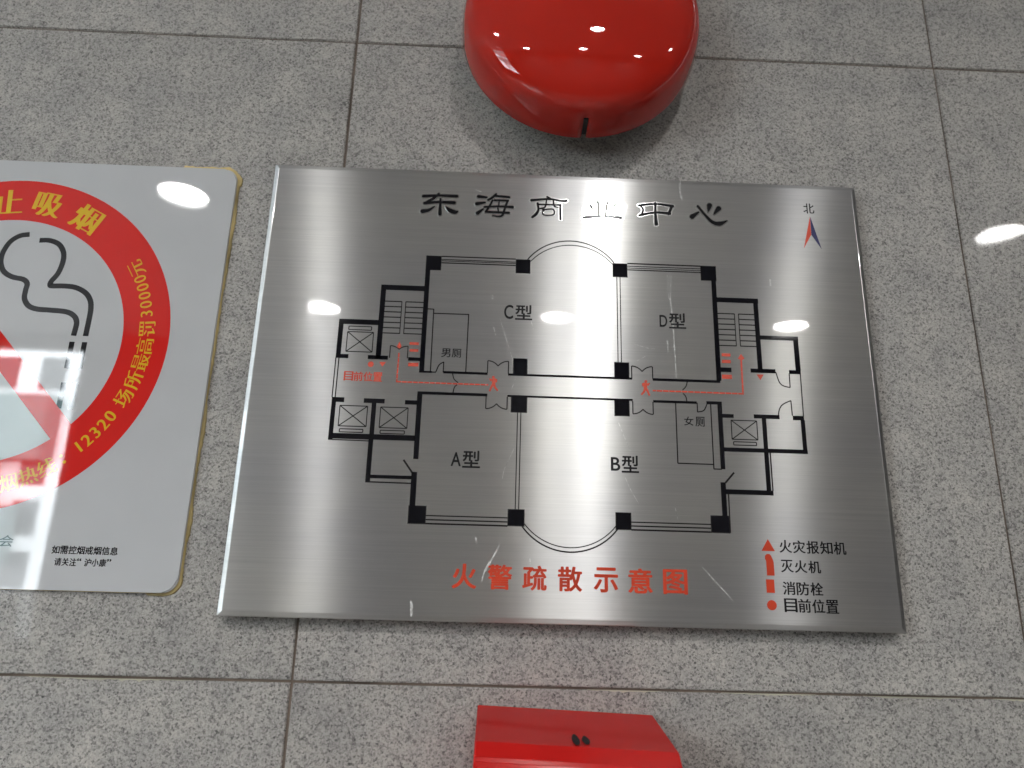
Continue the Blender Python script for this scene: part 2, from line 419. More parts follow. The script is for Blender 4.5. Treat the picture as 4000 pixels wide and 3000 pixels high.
ceil = rect_with_holes('ceiling', XL, XR, BACK, 0.0, [circ(x, y, RL) for _, x, y in LIGHTS], 'ceiling')
ceil.location = (0, 0, CEIL); structure(ceil)
bm = bmesh.new(); add_box(bm, XL-0.1, XR+0.1, BACK-0.1, 0.03, CEIL+0.25, CEIL+0.3); structure(mesh_obj('ceiling_slab', bm, 'ceiling'))
bm = bmesh.new(); add_box(bm, XL-0.1, XR+0.1, BACK-0.2, 0.05, FLOOR-0.1, FLOOR); structure(mesh_obj('floor', bm, 'floor'))

def downlight(label, x, y):
    t = thing('ceiling_light', label, 'ceiling light', (x, y, CEIL), 'recessed downlights in the ceiling')
    bm = bmesh.new(); n = 40
    prof = [(RL+0.012, -0.0005), (RL+0.010, -0.004), (RL-0.001, -0.0045), (RL-0.002, 0.002), (0.0785, 0.008), (0.074, 0.030)]
    rings = [[bm.verts.new((r*math.cos(2*math.pi*i/n), r*math.sin(2*math.pi*i/n), z)) for i in range(n)] for r, z in prof]
    for a, b in zip(rings, rings[1:]):
        for i in range(n): bm.faces.new((a[i], a[(i+1) % n], b[(i+1) % n], b[i]))
    me = mesh_obj('reflector', bm, 'reflector', t, True)
    bm = bmesh.new(); bm.faces.new([bm.verts.new((0.0780*math.cos(2*math.pi*i/n), 0.0780*math.sin(2*math.pi*i/n), 0.010)) for i in range(n)])
    lp = mesh_obj('lamp', bm, 'lamp', t)
    bm = bmesh.new()
    a = [bm.verts.new(((RL+0.02)*math.cos(2*math.pi*i/n), (RL+0.02)*math.sin(2*math.pi*i/n), 0.001)) for i in range(n)]
    b = [bm.verts.new(((RL+0.02)*math.cos(2*math.pi*i/n), (RL+0.02)*math.sin(2*math.pi*i/n), 0.09)) for i in range(n)]
    bm.faces.new(b)
    for i in range(n): bm.faces.new((a[i], a[(i+1) % n], b[(i+1) % n], b[i]))
    mesh_obj('housing', bm, 'dark', t)
for L in LIGHTS: downlight(*L)

# opposite wall with a window at its left end, side walls
WX0, WX1, WZ0, WZ1 = -4.25, -2.38, -0.60, 1.085
bm = bmesh.new()
add_box(bm, XL, WX0, BACK-0.12, BACK, FLOOR, CEIL)
add_box(bm, WX1, XR, BACK-0.12, BACK, FLOOR, CEIL)
add_box(bm, WX0, WX1, BACK-0.12, BACK, FLOOR, WZ0)
add_box(bm, WX0, WX1, BACK-0.12, BACK, WZ1, CEIL)
structure(mesh_obj('opposite_wall', bm, 'wallpaint'))
bm = bmesh.new(); add_box(bm, XL-0.1, XL, BACK-0.12, 0.0, FLOOR, CEIL); add_box(bm, XR, XR+0.1, BACK-0.12, 0.0, FLOOR, CEIL)
structure(mesh_obj('side_walls', bm, 'wallpaint'))
t = thing('window', 'white framed casement window in the wall facing the granite wall, seen only mirrored', 'window', (WX0, BACK, WZ0))
bm = bmesh.new(); W, H = WX1-WX0, WZ1-WZ0
for x0, x1, z0, z1 in ((0, W, 0, .05), (0, W, H-.05, H), (0, .05, .05, H-.05), (W-.05, W, .05, H-.05), (W*.55, W*.55+.06, .05, H-.05)):
    add_box(bm, x0, x1, -0.09, -0.03, z0, z1)
mesh_obj('frame', bm, 'frame', t)
# building and street outside
b = thing('apartment_building', 'pale apartment block with grey green bands outside the window, seen only mirrored', 'building', (-22, -25, -12))
bm = bmesh.new(); add_box(bm, -12, 16, -6, 0, 0, 20.0); mesh_obj('wall', bm, 'facade', b)
bm = bmesh.new(); add_box(bm, -11.5, 6.2, 0.0, 0.9, 15.5, 17.8); mesh_obj('balcony_band', bm, 'facade_teal', b)
bm = bmesh.new(); add_box(bm, -11.5, 5.4, 0.0, 0.9, 11.9, 13.9); mesh_obj('balcony_band', bm, 'facade_teal', b)
wm = bmesh.new(); add_box(wm, -0.45, 0.45, -0.02, 0.05, -0.6, 0.6)
first = None
for ix, x in enumerate((7.4, 5.6, 3.9, 2.2, 0.5, -1.2, -2.9)):
    for iz in range(7):
        z = 18.8 - iz*1.75
        if (15.2 < z < 18.0 or 11.6 < z < 14.1) and x < 4.5: yy = 0.93
        else: yy = 0.0
        if first is None:
            first = mesh_obj('window', wm, 'dark_glass', b, loc=(x, yy, z))
        else:
            c = first.copy(); COL.objects.link(c); c.location = (x, yy, z); c.parent = b
bm = bmesh.new(); add_box(bm, -60, 40, -60, BACK-0.3, -12.2, -12.0); structure(mesh_obj('street', bm, 'asphalt'))

# ------------------------------------------------------------------ granite wall with single tiles
WY = 0.006   # face of the granite
X0, Z0, TW, TH, G = -0.2338, -0.2728, 0.6494, 0.659, 0.0021
bm = bmesh.new(); add_box(bm, XL, XR, WY+0.0016, 0.05, FLOOR, CEIL+0.02)
wall = structure(mesh_obj('granite_wall', bm, 'grout'))
def tile(x0, x1, z0, z1, proto={}):
    key = (round(x1-x0, 4), round(z1-z0, 4))
    if key not in proto:
        bm = bmesh.new(); add_box(bm, 0, x1-x0, 0, 0.02, 0, z1-z0)
        bmesh.ops.bevel(bm, geom=[e for e in bm.edges if all(abs(v.co.y) < 1e-6 for v in e.verts)], offset=0.0009, segments=2, affect='EDGES')
        o = mesh_obj('tile', bm, 'granite', wall); proto[key] = o.data
    else:
        o = bpy.data.objects.new('tile', proto[key]); COL.objects.link(o); o.parent = wall
    o.location = (x0+random.uniform(-0.0002, 0.0002), WY+random.uniform(-0.0003, 0.0003), z0+random.uniform(-0.0002, 0.0002))
    o.rotation_euler = (0, random.uniform(-0.0005, 0.0005), 0)
for i in range(-8, 6):
    for j in range(-2, 3):
        x0, x1 = X0+i*TW+G/2, X0+(i+1)*TW-G/2
        z0, z1 = Z0+j*TH+G/2, Z0+(j+1)*TH-G/2
        x0, x1 = max(x0, XL), min(x1, XR); z0, z1 = max(z0, FLOOR), min(z1, CEIL)
        if x1-x0 > 0.01 and z1-z0 > 0.01: tile(x0, x1, z0, z1)
# smears of old joint filler on the lower edge of the long level joint
bm = bmesh.new()
x = -0.60
while x < 0.72:
    L_ = random.uniform(0.05, 0.16)
    if random.random() < 0.7:
        n = int(L_/0.003); top = Z0-0.0006
        pr = None
        for i in range(n+1):
            xx = x+L_*i/n; hgt = (0.0006+0.0022*random.random()*random.random())*math.sin(math.pi*min(1, max(0.06, i/n)))
            a = bm.verts.new((xx, WY-0.00035, top)); bb = bm.verts.new((xx, WY-0.0003, top-hgt-0.0002))
            if pr: bm.faces.new((pr[0], a, bb, pr[1]))
            pr = (a, bb)
    x += L_+random.uniform(0.0, 0.07)
o = mesh_obj('joint_filler', bm, 'caulk', wall)

# ------------------------------------------------------------------ the steel plaque
PT = 0.010
pq = thing('evacuation_plaque', 'large brushed stainless steel plaque etched with a floor plan, below the red bell', 'sign')
bm = bmesh.new()   # front face, a shallow dished margin all round, rolled edge, sides
loops = []
for ins, y in ((0.0050, -PT), (0.0044, -PT+.00006), (0.0006, -PT+.00105), (0.0002, -PT+.0015), (0.0, -PT+.0021), (0.0, WY-.0005)):
    loops.append([bm.verts.new((x*(0.300-ins), y, z*(0.220-ins))) for x, z in ((-1, -1), (1, -1), (1, 1), (-1, 1))])
bm.faces.new(loops[0])
for a, b_ in zip(loops, loops[1:]):
    for i in range(4): bm.faces.new((a[i], a[(i+1) % 4], b_[(i+1) % 4], b_[i]))
mesh_obj('plate', bm, 'steel', pq)
YF = -PT
def rects(name, rs, mat='black', h=0.00015):
    out = []
    for r in rs:
        bm = bmesh.new(); x0, z0, x1, z1 = [v/1000 for v in r]
        if name == 'plan_wall': x0 -= .0001; z0 -= .0001; x1 += .0001; z1 += .0001
        slab(bm, [(x0, z0), (x1, z0), (x1, z1), (x0, z1)], YF, YF-h)
        out.append(mesh_obj(name, bm, mat, pq))
    return out
COLS = [(-140, 108.5, -125, 123.8), (-51.3, 108.4, -36.8, 123.4), (45.2, 108.3, 59.7, 122.9), (133.1, 108, 148.5, 123.7),
        (-51.2, 4.9, -37.7, 20.2), (45.7, 4.7, 59.4, 19.5), (-52.3, -32.7, -37.4, -17.9), (45.3, -32.8, 59, -18.1),
        (-141.5, -137.6, -126, -121.9), (-52.4, -137.1, -37.8, -122.6), (45, -137.5, 58.6, -122.7), (131.3, -138, 147.8, -122.9)]
# thin bright etched rim round each column
rects('etched_rim', [(a-.5, b-.5, c+.5, d+.5) for a, b, c, d in COLS], 'edge', 0.00005)
rects('plan_column', COLS, h=0.00018)
rects('plan_wall', [
    (-140, 2.9, -135.5, 108.6), (-182, 85.8, -139.9, 91), (-182, 16, -177.2, 86), (-189.2, 14.6, -170.4, 18.3), (-151.1, 14.3, -139.9, 17.5),
    (-219.5, 49, -181.9, 54), (-219.5, 14.8, -215.2, 49.1), (-215.3, 14.7, -207.8, 18.6),
    (-135.6, 2.9, -128, 4.6), (-117.1, 2.9, -75.4, 5.0), (-55.8, 2.9, 62.2, 4.8), (82, 2.6, 146.8, 4.9),
    (143.4, 4.8, 147.9, 108.1), (147.8, 85.5, 188.8, 90.4), (184, 17.9, 188.4, 85.6), (147.8, 13.7, 158.1, 18), (176.9, 14, 200.8, 17.9), (214.3, 13.9, 225.3, 17.6),
    (188.4, 47.9, 225.6, 52), (220.8, 17.5, 225.5, 48),
    (-140.2, -18.2, -75, -15.7), (-55.8, -18, 62.3, -16.3), (82, -18.8, 123.1, -16.6), (132.6, -18.8, 147, -16),
    (-215.4, -28.2, -207.9, -23.8), (-189.5, -28.2, -170.4, -24.1), (-151.2, -28.5, -140.1, -24.5), (-219.2, -63.6, -215.3, -23.8),
    (-215.4, -62.8, -140.1, -57.8), (-181.9, -57.9, -177.8, -28.1), (-140.3, -79.5, -135.7, -18.1), (-182.2, -101.4, -178, -62.7),
    (-178.1, -98.2, -140.9, -95.2), (-141, -122, -136, -91.5),
    (142.9, -80.2, 147, -18.7), (146.9, -31.3, 157.6, -27.8), (177, -31, 201.2, -27.3), (214.2, -31.5, 224.6, -27.5),
    (184.4, -59.9, 188.3, -30.9), (146.9, -63.5, 225.4, -59.8), (221.4, -59.9, 225.2, -31.4), (184.3, -98.8, 188.4, -63.4),
    (146.4, -103, 190.2, -98.7), (142, -123, 146.5, -92.5)])
def line(name, pts, wdt=0.75, mat='line', closed=False, h=0.0001):
    bm = bmesh.new(); stroke(bm, mm(pts), wdt*1.35/1000, YF, YF-h, closed); return mesh_obj(name, bm, mat, pq)
def arc(cx, cz, r, a0, a1, n=20):
    return [(cx+r*math.cos(math.radians(a0+(a1-a0)*i/n)), cz+r*math.sin(math.radians(a0+(a1-a0)*i/n))) for i in range(n+1)]
def arc3(p, q, sag, n=28):   # arc from p to q with signed sagitta
    mx, mz = (p[0]+q[0])/2, (p[1]+q[1])/2; hc = math.hypot(q[0]-p[0], q[1]-p[1])/2; r = (hc*hc+sag*sag)/(2*abs(sag))
    s = 1 if sag > 0 else -1; cz = mz-s*(r-abs(sag)); a = math.degrees(math.asin(min(1, hc/r)))
    return arc(mx, cz, r, 90*s+a*s, 90*s-a*s, n)
for x0, x1, zs in ((-124.9, -51.4, ((123.5, .9), (120.2, .7), (118.7, .6), (116.6, .9))), (59.8, 133.1, ((123.3, 1.1), (120.4, .7), (118.4, .6), (116.4, .9))),
                   (-125.9, -52.5, ((-130.2, .8), (-133.8, .9), (-137.3, 1.1))), (58.7, 131.2, ((-130.8, .8), (-134.2, .9), (-137.6, 1.1)))):
    for z, wd in zs: line('window_line', [(x0, z), (x1, z)], wd)
for x, z0, z1 in ((-46, -122.5, -32.8), (-42.9, -122.5, -32.8), (49.1, 19.6, 108.2), (52.3, 19.6, 108.2)):
    line('partition_line', [(x, z0), (x, z1)], .7)
line('bay_window_arc', arc3((-39.8, 123.5), (46.5, 123.2), 22.2), .9); line('bay_window_arc', arc3((-36.8, 121.8), (45.2, 121.2), 19.4), .7)
line('bay_window_arc', arc3((-39.5, -137.1), (46.5, -137.4), -21.4), 1.0); line('bay_window_arc', arc3((-37.8, -134.6), (45, -134.6), -20.2), .7)
for x in (-219.3, -216.4): line('window_line', [(x, -24), (x, 14.9)], .8)
line('window_line', [(224.9, 14), (224.4, -27.6)], .8)
line('outer_edge_line', [(-182.2, -101.6), (-140.9, -101.9)], 1.0); line('outer_edge_line', [(-219.2, -63.8), (-181.9, -64.2)], .8)
line('outer_edge_line', [(190, -63.4), (190, -98.8)], 1.0); line('outer_edge_line', [(148.7, -103), (148.4, -137.9)], .9)
# door swings
def swing2(xa, xb, zb, s):   # double door: two leaves meeting in a cusp
    r = 12.2; h = (xb-xa)/2; a = math.degrees(math.acos(h/r)) if h < r else 0
    bm = bmesh.new()
    stroke(bm, mm([(xa, zb), (xa, zb+s*r)]), .0011, YF, YF-.0001); stroke(bm, mm([(xb, zb), (xb, zb+s*r)]), .0011, YF, YF-.0001)
    pa = [(xa+r*math.cos(math.radians(t)), zb+s*r*math.sin(math.radians(t))) for t in [90-(90-a)*i/10 for i in range(11)]]
    stroke(bm, mm(pa), .0011, YF, YF-.00009); stroke(bm, mm([(xa+xb-x, z) for x, z in pa]), .0011, YF, YF-.00009)
    mesh_obj('door_swing', bm, 'line', pq)
swing2(-75.5, -55.7, 4.7, 1); swing2(62, 82, 4.2, 1); swing2(-75.9, -56, -17.9, -1); swing2(62.4, 81.6, -18.3, -1); swing2(-168.8, -152, 16.4, 1)
def swing(pts_line, pts_arc):
    bm = bmesh.new(); stroke(bm, mm(pts_line), .0011, YF, YF-.0001); stroke(bm, mm(catmull(pts_arc)), .0011, YF, YF-.00009); mesh_obj('door_swing', bm, 'line', pq)
swing([(-117.3, 3.8), (-117.3, 14.2)], [(-117.3, 14.1), (-121.5, 11.0), (-124.3, 3.9)])
swing([(123.6, -17.7), (123.6, -26.9)], [(123.6, -26.8), (129.6, -25), (132.9, -18.9)])
swing([(214.1, 14.3), (213.9, 0.2)], [(201.1, 15.3), (203.9, 5.2), (207.9, 1.6), (213.9, 0.3)])
swing([(213.8, -27.4), (213.5, -12.5)], [(200.3, -28.3), (201.9, -21.5), (205.6, -16.6), (213.5, -12.6)])
for p in ([(-108.4, 2.9), (-106.7, -2.5), (-102.6, -6)], [(-103.4, -7.8), (-105.9, -10.2), (-107.1, -15.9)],
          [(115, 2.6), (113.5, -2.2), (110.2, -5.8)], [(110.5, -9), (113, -12), (114, -16.8)]):
    line('door_leaf_arc', catmull(p), .8)
line('door_leaf_line', [(-149.1, -80.6), (-140.4, -92.2)], 1.3); line('door_leaf_line', [(155, -83), (146.4, -92.8)], 1.3)
# toilets
for pts in ([(-135.5, 67.4), (-129.7, 67.3)], [(-129.7, 67.7), (-129.4, 3.7)], [(-129.7, 63), (-95.5, 63.1)], [(-95.7, 63.4), (-96, 4.9)], [(-128, 3.7), (-124.2, 3.7)],
            [(103.1, -18.7), (103.1, -76.1)], [(103.1, -76), (136.4, -76.1)], [(136.4, -18.7), (136.4, -80.4)], [(136.2, -80.3), (144, -80.3)]):
    line('toilet_wall_line', pts, .85)
# stairs
def stairs(groups, zt, zb):
    for (xa, xb, rail) in groups:
        bm = bmesh.new()
        for i in range(7):
            z = zt+(zb-zt)*i/6
            stroke(bm, mm([(xa, z), (xb, z)]), .00115, YF, YF-.0001)
        stroke(bm, mm([(rail, zt+.3), (rail, zb-.3)]), .0009, YF, YF-.00009)
        mesh_obj('stair_flight', bm, 'line', pq)
stairs([(-177.3, -160.8, -160.9), (-157.2, -139.9, -157.1)], 73.9, 41.2)
stairs([(147.8, 164.5, 164.5), (168.4, 184.2, 168.5)], 73.5, 40.4)
# lifts
def lift(x0, z0, x1, z1, bx0, bz0, bx1, bz1):
    bm = bmesh.new(); wd = .00095
    for p, q, h in (((x0, z0), (x1, z0), .1), ((x0, z1), (x1, z1), .1), ((x0, z0), (x0, z1), .09), ((x1, z0), (x1, z1), .09), ((x0, z0), (x1, z1), .08), ((x0, z1), (x1, z0), .07),
                 ((bx0, bz0), (bx1, bz0), .1), ((bx0, bz1), (bx1, bz1), .1), ((bx0, bz0), (bx0, bz1), .09), ((bx1, bz0), (bx1, bz1), .09)):
        stroke(bm, mm([p, q]), wd, YF, YF-h/1000)
    mesh_obj('lift_symbol', bm, 'line', pq)
lift(-210.5, 21.4, -185.8, 41.3, -209.7, 43.4, -188, 46.9); lift(-211.2, -50.9, -185.6, -31.5, -209.7, -56.5, -188.2, -53.6)
lift(-173.5, -51.4, -148, -31.8, -172.3, -56.8, -150, -53.8); lift(155, -51.8, 179.3, -33.6, 156.2, -57.2, 177.7, -54.1)
# red symbols
rects('extinguisher_symbol', [(-150.9, 30, -142, 32.8), (-150.3, 23.2, -142, 26), (149.6, 29.3, 158.2, 32.4), (149.4, 22.5, 158.1, 25.9)], 'red')
rects('hydrant_symbol', [(-150.8, 8.6, -141.2, 12.2), (148.7, 6.8, 158.3, 11), (177.9, -188.8, 185.1, -177.4)], 'red')
def poly(name, pts, mat, h=0.00015):
    bm = bmesh.new(); slab(bm, mm(pts), YF, YF-h); return mesh_obj(name, bm, mat, pq)
poly('position_mark', circ(-186, 9.4, 2.8, 24), 'red'); poly('position_mark', circ(181.6, -199.2, 4.3, 28), 'red')
for p in ([(-178.2, 12), (-171.8, 12), (-175, 7.2)], [(182.3, 12.3), (189.2, 12.3), (185.7, 6.6)], [(182, -142.3), (175.6, -152.8), (187.8, -152.8)]): poly('alarm_mark', p, 'red')
for p in ([(-160.4, 33.2), (-162.7, 28), (-160.4, 26), (-158.2, 28)], [(168.4, 32.4), (165.1, 27.6), (168.4, 26), (171.7, 27.6)]): poly('route_arrowhead', p, 'red', .00018)
poly('extinguisher_symbol', [(179.2, -174.1), (179.2, -161.5), (178.2, -159.5), (178.6, -156.8), (180.2, -155.4), (182.6, -155.4), (184, -157), (185.3, -160.2), (185.9, -162.5), (185.9, -174.1)], 'red')
def dashes(pts, wd, on, off):
    bm = bmesh.new()
    for (a, b) in zip(pts, pts[1:]):
        L_ = math.hypot(b[0]-a[0], b[1]-a[1]); t = 0
        while t < L_:
            u0, u1 = t/L_, min(1, (t+on)/L_)
            stroke(bm, mm([(a[0]+(b[0]-a[0])*u0, a[1]+(b[1]-a[1])*u0), (a[0]+(b[0]-a[0])*u1, a[1]+(b[1]-a[1])*u1)]), wd/1000, YF, YF-.00014)
            t += on+off
    mesh_obj('route_line', bm, 'red', pq)
dashes([(-160.2, 21.6), (-160.4, -6.2)], 1.5, 4.6, .6); dashes([(-161, -6.9), (-74.1, -7)], 1.5, 4.6, .7)
dashes([(168.3, 26.6), (168, -6.6)], 1.7, 12, .35); dashes([(168.8, -7.5), (81.6, -7.3)], 1.6, 5.4, .6)
def runner(cx, cz, s, f):
    bm = bmesh.new(); P = lambda x, z: ((cx+x*s*f)/1000, (cz+z*s)/1000)
    def st(pts, w_, h=.15): stroke(bm, [P(*p) for p in pts], [v*1.35*s/1000 for v in w_], YF, YF-h/1000)
    slab(bm, [P(.4+1.5*math.cos(a*.524), 7.4+1.5*math.sin(a*.524)) for a in range(12)], YF, YF-.00017)
    st([(0, 6), (-.2, 3.4), (-.3, .2)], [2.2, 3.0, 2.4])
    st([(.4, 5.4), (2.8, 4.0), (4.2, 6.0)], [1.3, 1.3, 1.0], .14); st([(-.5, 5.6), (-3.0, 4.6), (-2.8, 2.0)], [1.3, 1.2, 1.0], .13)
    st([(-.1, .8), (2.0, -3.0), (3.8, -7.6)], [2.0, 1.7, 1.4], .16); st([(-.4, .8), (-1.6, -3.4), (-4.6, -6.8)], [1.9, 1.6, 1.3], .12)
    mesh_obj('running_figure', bm, 'red', pq)
runner(-69.4, -6.2, .93, -1); runner(75.0, -5.4, .93, 1)
poly('compass_half', [(249.1, 183.5), (239.8, 147.2), (248.6, 162.8)], 'red'); poly('compass_half', [(249.3, 183.5), (248.8, 162.8), (258, 147.2)], 'blue')
# lettering
YL = YF-0.00007
for ch, x0 in zip('火警疏散示意图', (-99.4, -68.3, -37.7, -6.5, 25.2, 55.6, 86.7)):
    lettering('heading_character', ch, 'red', pq, YL, (x0, -191.8, x0+20.4, -171.4), wa=.028, wb=.020)
for ch, bx in (('C', (-61.2, 60.2, -52.8, 74.3)), ('型', (-50.4, 59.6, -34.3, 74.8)), ('D', (90.5, 57.6, 97.7, 69.5)), ('型', (99.8, 56.3, 116, 72)),
               ('A', (-105.7, -84.7, -97, -72.3)), ('型', (-95.2, -86, -79.4, -70.4)), ('B', (41.3, -84.5, 49.4, -72.4)), ('型', (51.2, -86, 66.6, -70.4))):
    lettering('room_label', ch, 'text', pq, YL, bx, wa=.018, wb=.014)
for ch, bx in (('男', (-120, 19, -111.4, 27.6)), ('厕', (-110, 19, -101.2, 27.6)), ('女', (110.6, -40, -0+119.2, -31.6)), ('厕', (121.2, -40.6, 129.9, -31.4)), ('北', (243.1, 187, 254.1, 198.3))):
    lettering('room_label' if ch != '北' else 'north_character', ch, 'text', pq, YL, bx, wa=.014, wb=.010)
for i, ch in enumerate('目前位置'):
    lettering('position_character', ch, 'red', pq, YL, (-210+i*9.1, -7.2, -210+i*9.1+8.3, 1.6), wa=.026, wb=.016)
for s, x0, z0, z1, p in (('火灾报知机', 192.2, -153.8, -142.8, 12.35), ('灭火机', 192.3, -170.8, -160.2, 12.35), ('消防栓', 192.6, -190, -178.9, 12.35), ('目前位置', 193, -204.5, -193.2, 12.3)):
    for i, ch in enumerate(s): lettering('legend_character', ch, 'text', pq, YL, (x0+i*p, z0-.1*i, x0+i*p+10.9, z1-.1*i), wa=.020, wb=.012)
# clerical title, brush strokes built one by one, bright bevelled rim under each
for k_ in ('dong', 'hai', 'shang', 'ye', 'zhong', 'xin'):
    bm = bmesh.new(); be = bmesh.new()
    for i, s in enumerate(TITLE[k_]):
        pts = mm([(a, b_) for a, b_, _ in s]); ws = [c/1000 for *_, c in s]
        if len(pts) > 2:
            q = catmull([(p[0], p[1], w_) for p, w_ in zip(pts, ws)] if False else pts, 4)
            W2 = []
            for a_ in range(len(ws)-1):
                for j in range(4): W2.append(ws[a_]+(ws[a_+1]-ws[a_])*j/4)
            W2.append(ws[-1]); pts, ws = q, W2
        stroke(bm, pts, ws, YF, YF-.00045-i*.00001, rnd=True)
        stroke(be, pts, [v+.0019 for v in ws], YF, YF-.00030-i*.000006, rnd=True)
    t_ = mesh_obj('title_character', bm, 'title', pq)
    e_ = mesh_obj('bright_rim', be, 'edge', t_)
    md = e_.modifiers.new('bevel', 'BEVEL'); md.width = .0005; md.segments = 2; md.limit_method = 'ANGLE'; md.angle_limit = math.radians(50)
# scuffs and tape residue lying on the plate
for i, (pts, wd) in enumerate(SCUFFS):
    bm = bmesh.new(); n = len(pts); q = catmull(mm(pts), 5) if n > 2 else mm(pts)
    ws = [1.5*wd/1000*(0.35+0.65*math.sin(math.pi*(j+.5)/len(q))) for j in range(len(q))]
    L_, R_ = ribbon_quads(q, ws)
    Lv = [bm.verts.new((v.x, YF-.00004, v.y)) for v in L_]; Rv = [bm.verts.new((v.x, YF-.00004, v.y)) for v in R_]
    for j in range(len(q)-1): bm.faces.new((Lv[j], Lv[j+1], Rv[j+1], Rv[j]))
    mesh_obj('scuff', bm, 'scuff', pq)

# ------------------------------------------------------------------ no smoking sign
ns = thing('no_smoking_sign', 'square white acrylic no smoking sign with red ring, cut off at the left edge', 'sign', (-0.5504, WY, 0.0279))
ns.scale = (1.0092,)*3
NT = 0.0052
def rrect(x0, z0, x1, z1, r, n=8):
    out = []
    for cx, cz, a0 in ((x1-r, z1-r, 0), (x0+r, z1-r, 90), (x0+r, z0+r, 180), (x1-r, z0+r, 270)):
        out += [(cx+r*math.cos(math.radians(a0+90*i/n)), cz+r*math.sin(math.radians(a0+90*i/n))) for i in range(n+1)]
    return out
bm = bmesh.new(); slab(bm, rrect(-.2075, -.2285, .2075, .1885, .013), -.0012, -NT)
bmesh.ops.bevel(bm, geom=[e for e in bm.edges if all(abs(v.co.y+NT) < 1e-6 for v in e.verts)], offset=.0012, segments=3, affect='EDGES')
pn = mesh_obj('panel', bm, 'acrylic', ns)
for p in pn.data.polygons: p.use_smooth = abs(p.normal.y) < .999
# adhesive squeezed out round the edge
bm = bmesh.new()
base = rrect(-.2075, -.2285, .2075, .1885, .013, 10)
dense = []
for a, b_ in zip(base, base[1:]+base[:1]):
    L_ = math.hypot(b_[0]-a[0], b_[1]-a[1]); m_ = max(1, int(L_/.0025))
    dense += [(a[0]+(b_[0]-a[0])*i/m_, a[1]+(b_[1]-a[1])*i/m_) for i in range(m_)]
from mathutils import noise as mn
n = len(dense); ins, ots, bks = [], [], []
for i, (x, z) in enumerate(dense):
    d = Vector((x, z+.02)); 
    nx = Vector((dense[(i+1) % n][0]-dense[i-1][0], dense[(i+1) % n][1]-dense[i-1][1])).normalized(); nx = Vector((nx.y, -nx.x))
    amt = 0.0
    f1 = mn.noise(Vector((x*28, z*28, 3.1))); f2 = mn.noise(Vector((x*160, z*160, 1.7))); f3 = mn.noise(Vector((x*420, z*420, 5.7)))
    if x > .19: amt = .0012+.0022*max(0, f1+.25)+.0009*f2+.0006*f3
    if z > .185: amt = max(0, .0016*(f1+.15)+.0008*f2+.0004*f3)
    if z > .172 and x > .15: amt = .0040+.0014*f2+.0010*f3
    if z < -.215 and x > .18: amt = .0022+.0016*f2
    elif z < -.22: amt = .0003
    if abs(x) > .2 and -.06 < z < .06: amt *= .6
    ins.append(bm.verts.new((x-nx.x*.004, -.0028, z-nx.y*.004)))
    ots.append(bm.verts.new((x+nx.x*max(amt, -.001), -.0016, z+nx.y*max(amt, -.001))))
    bks.append(bm.verts.new((x+nx.x*max(amt+.0004, -.001), 0.0, z+nx.y*max(amt+.0004, -.001))))
for i in range(n):
    j = (i+1) % n; bm.faces.new((ins[i], ins[j], ots[j], ots[i])); bm.faces.new((ots[i], ots[j], bks[j], bks[i]))
mesh_obj('adhesive_bead', bm, 'glue', ns)
def ring(name, r0, r1, mat, y, h=.00008, n=128):
    bm = bmesh.new()
    A_ = [bm.verts.new((r0*math.cos(2*math.pi*i/n), y-h, r0*math.sin(2*math.pi*i/n))) for i in range(n)]
    B_ = [bm.verts.new((r1*math.cos(2*math.pi*i/n), y-h, r1*math.sin(2*math.pi*i/n))) for i in range(n)]
    for i in range(n): bm.faces.new((A_[i], A_[(i+1) % n], B_[(i+1) % n], B_[i]))
    return mesh_obj(name, bm, mat, ns)
ring('red_ring', .122, .166, 'sign_red', -NT, .00010)
rel = lambda pts: [((x+546)/1000, (z-26)/1000) for x, z in pts]
def nsline(name, pts, wd, mat, h, smooth=True):
    bm = bmesh.new(); q = rel(pts); q = catmull(q, 5) if smooth else q
    stroke(bm, q, wd/1000, -NT, -NT-h); return mesh_obj(name, bm, mat, ns)
nsline('smoke_line', [(-532.3, 133), (-541.4, 131), (-549.5, 124), (-553.9, 112.2), (-553.6, 101.8), (-548.7, 92.5), (-539.7, 87.2), (-528.8, 85), (-524.0, 80.8), (-524.0, 73.5), (-523.2, 65), (-518.0, 58.0), (-509.5, 54.9), (-495, 54.2), (-480.8, 53), (-473, 49), (-469.6, 43.3), (-469.4, 36.7), (-469.9, 29.3)], 5.2, 'sign_black', .00006)
nsline('smoke_line', [(-521.5, 127), (-511.5, 127.2), (-501.7, 123.3), (-495.7, 114.6), (-494.5, 104.3), (-496.8, 92.5), (-501.3, 84.5), (-502, 80.4), (-499.5, 79.2), (-488, 79.6), (-477.0, 78.4), (-466.8, 73.3), (-460.9, 65.8), (-458.7, 57), (-458.4, 44.8), (-458.6, 29.3)], 5.2, 'sign_black', .00006)
for x, z0, z1 in ((-470, 23.2, -3), (-458.2, 23.2, -3.3), (-470, -16.9, -41.8), (-459.3, -16.7, -42.6)):
    nsline('cigarette_bar', [(x, z0), (x, z1)], 4.9, 'sign_black', .00006, False)
bm = bmesh.new(); aa = math.radians(-46.6); R_ = .1232; off = .0017; hw = .0108
ux, uz = math.cos(aa), math.sin(aa); vx, vz = -uz, ux
def en(o_, s_): return math.sqrt(R_**2-o_**2)*s_
o1, o2 = -off+hw, -off-hw
slab(bm, [(ux*en(o1, -1)+vx*o1, uz*en(o1, -1)+vz*o1), (ux*en(o1, 1)+vx*o1, uz*en(o1, 1)+vz*o1), (ux*en(o2, 1)+vx*o2, uz*en(o2, 1)+vz*o2), (ux*en(o2, -1)+vx*o2, uz*en(o2, -1)+vz*o2)], -NT, -NT-.00008)
mesh_obj('slash_bar', bm, 'sign_red', ns)
